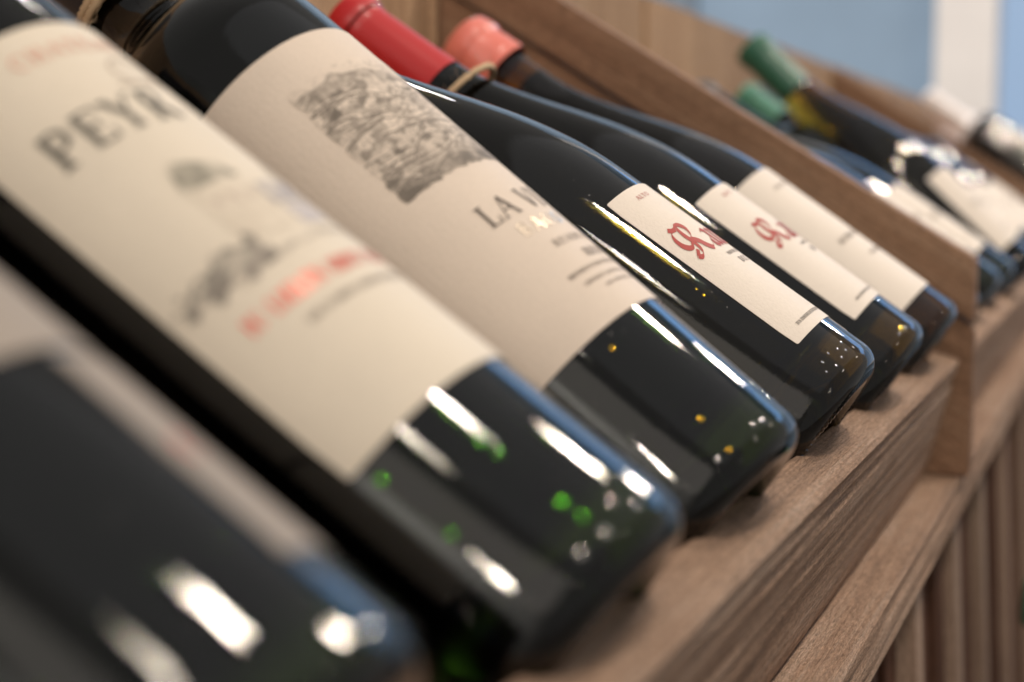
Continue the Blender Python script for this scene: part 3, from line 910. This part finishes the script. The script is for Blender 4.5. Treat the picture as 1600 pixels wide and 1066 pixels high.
def board(name, parent, origin, ax, ay, L, T, H, mat, rough=0.0, nx=40, seed=0, bev=0.0012, grooves=()):
    """plank: length L along ax, thickness T along ay, height H along ax x ay (local Z); origin = corner at local 0,0,0"""
    ax = Vector(ax).normalized(); ay = Vector(ay).normalized(); az = ax.cross(ay)
    Mw = Matrix(((ax.x, ay.x, az.x, origin[0]), (ax.y, ay.y, az.y, origin[1]), (ax.z, ay.z, az.z, origin[2]), (0, 0, 0, 1)))
    # cross section with bevelled corners, extra points on the sides for relief
    ny, nh = max(2, int(T/.004) if rough else 2), max(2, int(H/.0035) if rough else 2)
    sec = []
    def side(p, q, n):
        for i in range(n):
            sec.append((p[0]+(q[0]-p[0])*i/n, p[1]+(q[1]-p[1])*i/n))
    b = bev
    side((b, 0), (T-b, 0), ny); side((T-b, 0), (T, b), 1); side((T, b), (T, H-b), nh); side((T, H-b), (T-b, H), 1)
    side((T-b, H), (b, H), ny); side((b, H), (0, H-b), 1); side((0, H-b), (0, b), nh); side((0, b), (b, 0), 1)
    vs, fs = [], []
    ns = len(sec)
    for i in range(nx+1):
        x = L*i/nx
        for (y, z) in sec:
            dy = dz = 0
            if rough:
                p = Vector((x*9+seed*3.1, y*60, z*60+seed))
                n = noise.noise(p)+.5*noise.noise(Vector((x*55, y*160, z*160+seed)))
                gr = noise.noise(Vector((x*5+seed, y*330, z*330)))
                cy, cz = (y-T/2), (z-H/2)
                on_side = abs(cy)/T > abs(cz)/H*1.0 and abs(abs(cy)-T/2) < b*1.01
                if on_side:
                    dy = (n*.5+gr*.7)*rough*(1 if cy > 0 else -1)
                    for (gz, gd, gw) in grooves:
                        gzz = gz+.0022*noise.noise(Vector((x*12, gz*90, 2)))
                        dd = abs(z-gzz)
                        if dd < gw:
                            dy -= gd*(1-dd/gw)*(1 if cy > 0 else -1)*(.4+.6*abs(noise.noise(Vector((x*7, gz*50, 5)))))*2
                else:
                    dz = (n*.6+gr*.35)*rough*(1 if cz > 0 else -1)
            vs.append((x, y+dy, z+dz))
    for i in range(nx):
        for k in range(ns):
            k2 = (k+1) % ns
            fs.append((i*ns+k, (i+1)*ns+k, (i+1)*ns+k2, i*ns+k2))
    fs.append(tuple(range(ns))); fs.append(tuple(nx*ns+k for k in range(ns-1, -1, -1)))
    o = mesh_obj(name, vs, fs, mat, None)
    bm = bmesh.new(); bm.from_mesh(o.data); bmesh.ops.recalc_face_normals(bm, faces=bm.faces); bm.to_mesh(o.data); bm.free()
    if parent is not None:
        o.parent = parent
        pm = Matrix.Translation(rack.location)
        root = parent
        o.matrix_local = PW[parent.name].inverted() @ Mw
    PW[o.name] = Mw
    return o


PW = {rack.name: Matrix.Translation(rack.location)}
XDIV = [0.780, 2.050, 3.25]
TD = 0.022
# front boards: tilted, bottoms on the ledge.  corner 0 = outer bottom edge
tilt = math.atan2(0.0165, 0.0620)
zup = Vector((0, -math.sin(tilt), math.cos(tilt)))
inn = Vector((0, math.cos(tilt), math.sin(tilt)))
xs = [(-0.55, 0.7785), (XDIV[0]+TD+.0015, XDIV[1]-.0015), (XDIV[1]+TD+.0015, XDIV[2]-.0015)]
for i, (a, b_) in enumerate(xs):
    board('front_board', rack, (a, -0.0022, -0.0598), (1, 0, 0), inn, b_-a, 0.0183, 0.0640, M['wood_board'],
          rough=.0007, nx=420 if i == 0 else 90, seed=3+i, bev=.0014, grooves=((.052, .0018, .0016), (.040, .0012, .0012), (.0595, .0014, .0013), (.0335, .0008, .001)) if i == 0 else ())
# ledge under the boards
board('ledge', rack, (-.55, -.0207, -.0826), (1, 0, 0), (0, 1, 0), XDIV[2]+.58, .058, .0218, M['wood_board'], rough=.0006, nx=520, seed=9, bev=.0016,
      grooves=((.014, .0016, .0014), (.006, .001, .0012), (.0175, .0014, .0013)))
# dividers: two planks each on a slope, square front
SL = math.radians(31.6)
sdir = Vector((0, math.cos(SL), math.sin(SL)))


def divider(X):
    d = empty('divider')
    d.parent = rack
    d.matrix_local = Matrix.Translation(Vector((X, 0, 0))-rack.location)
    PW['%s' % d.name] = Matrix.Translation((X, 0, 0))
    y0 = -.0242
    ztop = .0545
    Ln = (.2815-y0)/math.cos(SL)
    # prism planks in YZ: bands parallel to the slope, cut vertical in front
    h1 = .0335
    bands = [(0, h1), (h1+.0028, .155)]
    for n, (t0, t1) in enumerate(bands):
        yb = .2815
        def zt(y, t): return ztop+(y-y0)*math.tan(SL)-t
        bot_f = max(zt(y0, t1), -.0605)
        poly = [(y0, zt(y0, t0)), (yb, zt(yb, t0)), (yb, zt(yb, t1)), (y0, bot_f)]
        if n == 1:
            # lower plank: down to the ledge at the front
            yk = y0+(-.0605-(ztop-t1))/math.tan(SL)
            poly = [(y0, zt(y0, t0)), (yb, zt(yb, t0)), (yb, zt(yb, t1)), (yk, -.0605), (y0, -.0605)]
        # local frame along the slope so the grain follows it
        ax = sdir; az = Vector((0, -math.sin(SL), math.cos(SL))); ay = az.cross(ax)
        th = TD-(.005 if n else 0)
        pts = []
        for (y, z) in poly:
            v = Vector((0, y, z)); pts.append((v.dot(ax), v.dot(az)))
        vs, fs = [], []
        np_ = len(pts)
        dens = []
        for (x, z) in pts: vs.append((x, -th/2, z))
        for (x, z) in pts: vs.append((x, th/2, z))
        fs.append(tuple(range(np_))); fs.append(tuple(range(2*np_-1, np_-1, -1)))
        for k in range(np_):
            k2 = (k+1) % np_
            fs.append((k, k+np_, k2+np_, k2))
        o = mesh_obj('plank', vs, fs, M['wood_dark'])
        bm = bmesh.new(); bm.from_mesh(o.data); bmesh.ops.recalc_face_normals(bm, faces=bm.faces)
        bmesh.ops.bevel(bm, geom=bm.edges[:], offset=.0012, segments=2, affect='EDGES')
        bm.to_mesh(o.data); bm.free()
        Mw = Matrix(((ax.x, ay.x, az.x, X+TD/2), (ax.y, ay.y, az.y, 0), (ax.z, ay.z, az.z, 0), (0, 0, 0, 1)))
        o.parent = d
        o.matrix_local = PW[d.name].inverted() @ Mw
    return d


for X in XDIV:
    divider(X)
# sloping shelf planks under the bottles and the upright back boards
B0 = Vector((0, math.cos(TH), math.sin(TH))); E2 = Vector((0, -math.sin(TH), math.cos(TH)))
for i, (a, b_) in enumerate(xs):
    for j in range(4):
        o0 = -E2*(.0375+.0034+.012) + B0*(.004+j*.078)
        board('shelf_plank', rack, (a, o0.y, o0.z), (1, 0, 0), B0, b_-a, .0765, .012, M['wood_board'], nx=4)
    n = 9
    a2 = a if i == 0 else a-TD-.003

    wv = (b_-a2)/n
    a = a2
    for j in range(n):
        ex = 0.0015*((j*7) % 3)
        board('back_board', rack, (a+j*wv+wv-.0012, .2830+ex, -.08), (0, 0, 1), (0, 1, 0), .3265, .014, wv-.0024, M['wood_gold'], nx=2)
# posts of the white oak colour in front: vertical slats below the ledge, leaning out at the foot
lean = rad(3.0)
rs = random.Random(4)
batten = [-.50+.165*i for i in range(7)]+[.660, .822, .995, 1.180, 1.40, 1.56, 1.73, 1.90, 2.07, 2.24, 2.41, 2.58, 2.75, 2.92, 3.09]
for j, (xa, xb) in enumerate(zip(batten, batten[1:])):
    bw = .022+.012*rs.random()
    lz = (0, -math.sin(lean), -math.cos(lean)); ly = (0, math.cos(lean), -math.sin(lean))
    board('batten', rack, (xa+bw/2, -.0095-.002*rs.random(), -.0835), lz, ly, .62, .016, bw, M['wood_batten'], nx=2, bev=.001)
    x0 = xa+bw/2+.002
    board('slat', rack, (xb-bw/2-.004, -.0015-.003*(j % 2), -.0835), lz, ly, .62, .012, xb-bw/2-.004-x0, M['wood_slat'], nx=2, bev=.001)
board('backing_board', rack, (-.5, .022, -.70), (1, 0, 0), (0, 1, 0), 3.7, .01, .60, M['wood_dark'], nx=2)

# ------------------------------------------------------------------ setting seen past the rack
def boxo(name, x0, x1, y0, y1, z0, z1, mat, parent=None):
    vs = [(x, y, z) for x in (x0, x1) for y in (y0, y1) for z in (z0, z1)]
    fs = [(0, 1, 3, 2), (4, 6, 7, 5), (0, 4, 5, 1), (2, 3, 7, 6), (0, 2, 6, 4), (1, 5, 7, 3)]
    o = mesh_obj(name, vs, fs, mat, parent)
    bm = bmesh.new(); bm.from_mesh(o.data); bmesh.ops.recalc_face_normals(bm, faces=bm.faces); bm.to_mesh(o.data); bm.free()
    return o


def plaster(name, col):
    m, nt, b = newmat(name)
    tc = N(nt, 'ShaderNodeTexCoord'); n = N(nt, 'ShaderNodeTexNoise'); n.inputs['Scale'].default_value = 2.5; n.inputs['Detail'].default_value = 5
    nt.links.new(tc.outputs['Object'], n.inputs[0])
    r = N(nt, 'ShaderNodeValToRGB'); r.color_ramp.elements[0].position = .35; r.color_ramp.elements[1].position = .65
    r.color_ramp.elements[0].color = (*[c*.9 for c in col], 1); r.color_ramp.elements[1].color = (*[min(1, c*1.1) for c in col], 1)
    nt.links.new(n.outputs[0], r.inputs[0]); nt.links.new(r.outputs[0], b.inputs['Base Color'])
    b.inputs['Roughness'].default_value = .85
    return m


M['wall_blue'] = plaster('blue_grey_paint', (0.27, 0.38, 0.51))
M['white_paint'] = plaster('white_paint', (0.86, 0.83, 0.80))
M['panel_dark'] = plaster('dark_blue_panel', (0.20, 0.25, 0.31))
M['added_wall_grey'] = plaster('added_unseen_wall_grey', (0.62, 0.61, 0.58))
M['floor'] = plaster('grey_floor', (0.30, 0.26, 0.23))
wl = boxo('wall', 3.62, 3.80, .335, 3.4, -1.0, 2.6, M['wall_blue']); tag(wl, kind='structure', label='blurred blue grey painted wall behind the rack')
fl = boxo('floor', -4, 3.8, -4, 3.4, -1.08, -1.0, M['floor']); tag(fl, kind='structure', label='floor of the shop')
pl = boxo('pillar', 3.55, 3.78, .203, .3335, -1.0, 2.6, M['white_paint'])
tag(pl, 'blurred white window post rising behind the far end of the rack', 'post')


def emit(name, col, s):
    m, nt, b = newmat(name)
    b.inputs['Base Color'].default_value = (0.02, 0.02, 0.02, 1)
    b.inputs['Roughness'].default_value = .1
    b.inputs['Emission Color'].default_value = (*col, 1); b.inputs['Emission Strength'].default_value = s
    return m


wu = boxo('wall', 3.62, 3.80, -1.72, .20, 1.7505, 2.6, M['wall_blue']); tag(wu, kind='structure', label='wall above the window')
win = empty('window', (3.66, -.7, -.2))
tag(win, 'bright blue daylit shop window right of the white post', 'window')
PWw = Matrix.Translation(win.location)
def winbox(name, x0, x1, y0, y1, z0, z1, mat):
    o = boxo(name, x0-3.66, x1-3.66, y0+.7, y1+.7, z0+.2, z1+.2, mat, win)
    return o
winbox('frame', 3.60, 3.72, -1.72, -1.66, -.20, 1.75, M['white_paint'])
winbox('frame', 3.60, 3.72, -.72, -.68, -.198, 1.75, M['white_paint'])
winbox('sill', 3.56, 3.74, -1.72, .2, -.24, -.2005, M['white_paint'])
winbox('transom', 3.61, 3.71, -1.655, .2, 1.10, 1.16, M['white_paint'])
M['day_low'] = emit('daylight_lower_pane', (0.42, 0.59, 0.84), 0.72)
M['day_high'] = emit('daylight_upper_pane', (0.28, 0.55, 1.0), 2.6)
winbox('pane', 3.66, 3.67, -1.655, -.725, -.198, 1.095, M['day_low'])
winbox('pane', 3.66, 3.67, -.675, .20, -.198, 1.095, M['day_low'])
winbox('pane', 3.66, 3.67, -1.655, -.725, 1.165, 1.75, M['day_high'])
winbox('pane', 3.66, 3.67, -.675, .20, 1.165, 1.75, M['day_high'])
sw_ = boxo('wall', -3.2, -3.05, -2.5, 3.0, -1.0, 1.9, M['added_wall_grey']); tag(sw_, kind='structure', label='unseen grey wall at the near end of the shop, added for its reflection')  # out of view, added to give the glass a grey reflection
wb = boxo('wall', 3.62, 3.80, -1.72, .20, -1.0, -.2405, M['wall_blue']); tag(wb, kind='structure', label='wall below the window')
dp = boxo('wall_panel', 3.59, 3.6195, .90, 1.16, .475, 1.05, M['panel_dark'])
tag(dp, 'dark blurred panel on the blue grey wall, cut by the top of the picture', 'panel')

# green capped bottle on a small box in front of the slats, at the right edge
stand = boxo('wooden_box', .86, 1.02, -.36, -.155, -.40, -.2275, M['wood_dark'])
tag(stand, 'small wooden box in front of the rack slats below the green capped bottle', 'box')
Bz = Vector((.15, -.97, -.10)).normalized()
e1 = Bz.cross(Vector((0, 0, 1))).normalized(); e2v = e1.cross(Bz)
tip = Vector((.92, -.047, -.160))
B_ax = -Bz
e1 = B_ax.cross(Vector((0, 0, 1))).normalized(); e2v = e1.cross(B_ax)
Ob = tip - B_ax*.300
mt = Matrix(((e1.x, e2v.x, -B_ax.x, Ob.x), (e1.y, e2v.y, -B_ax.y, Ob.y), (e1.z, e2v.z, -B_ax.z, Ob.z), (0, 0, 0, 1)))
t, R, pf = bottle(mt, 'bordeaux', M['glass_green'], 'bottle whose blurred green capsule pokes in at the right edge before the slats', seg=48)
capsule(t, pf, .24, M['capsule_lightgreen'])
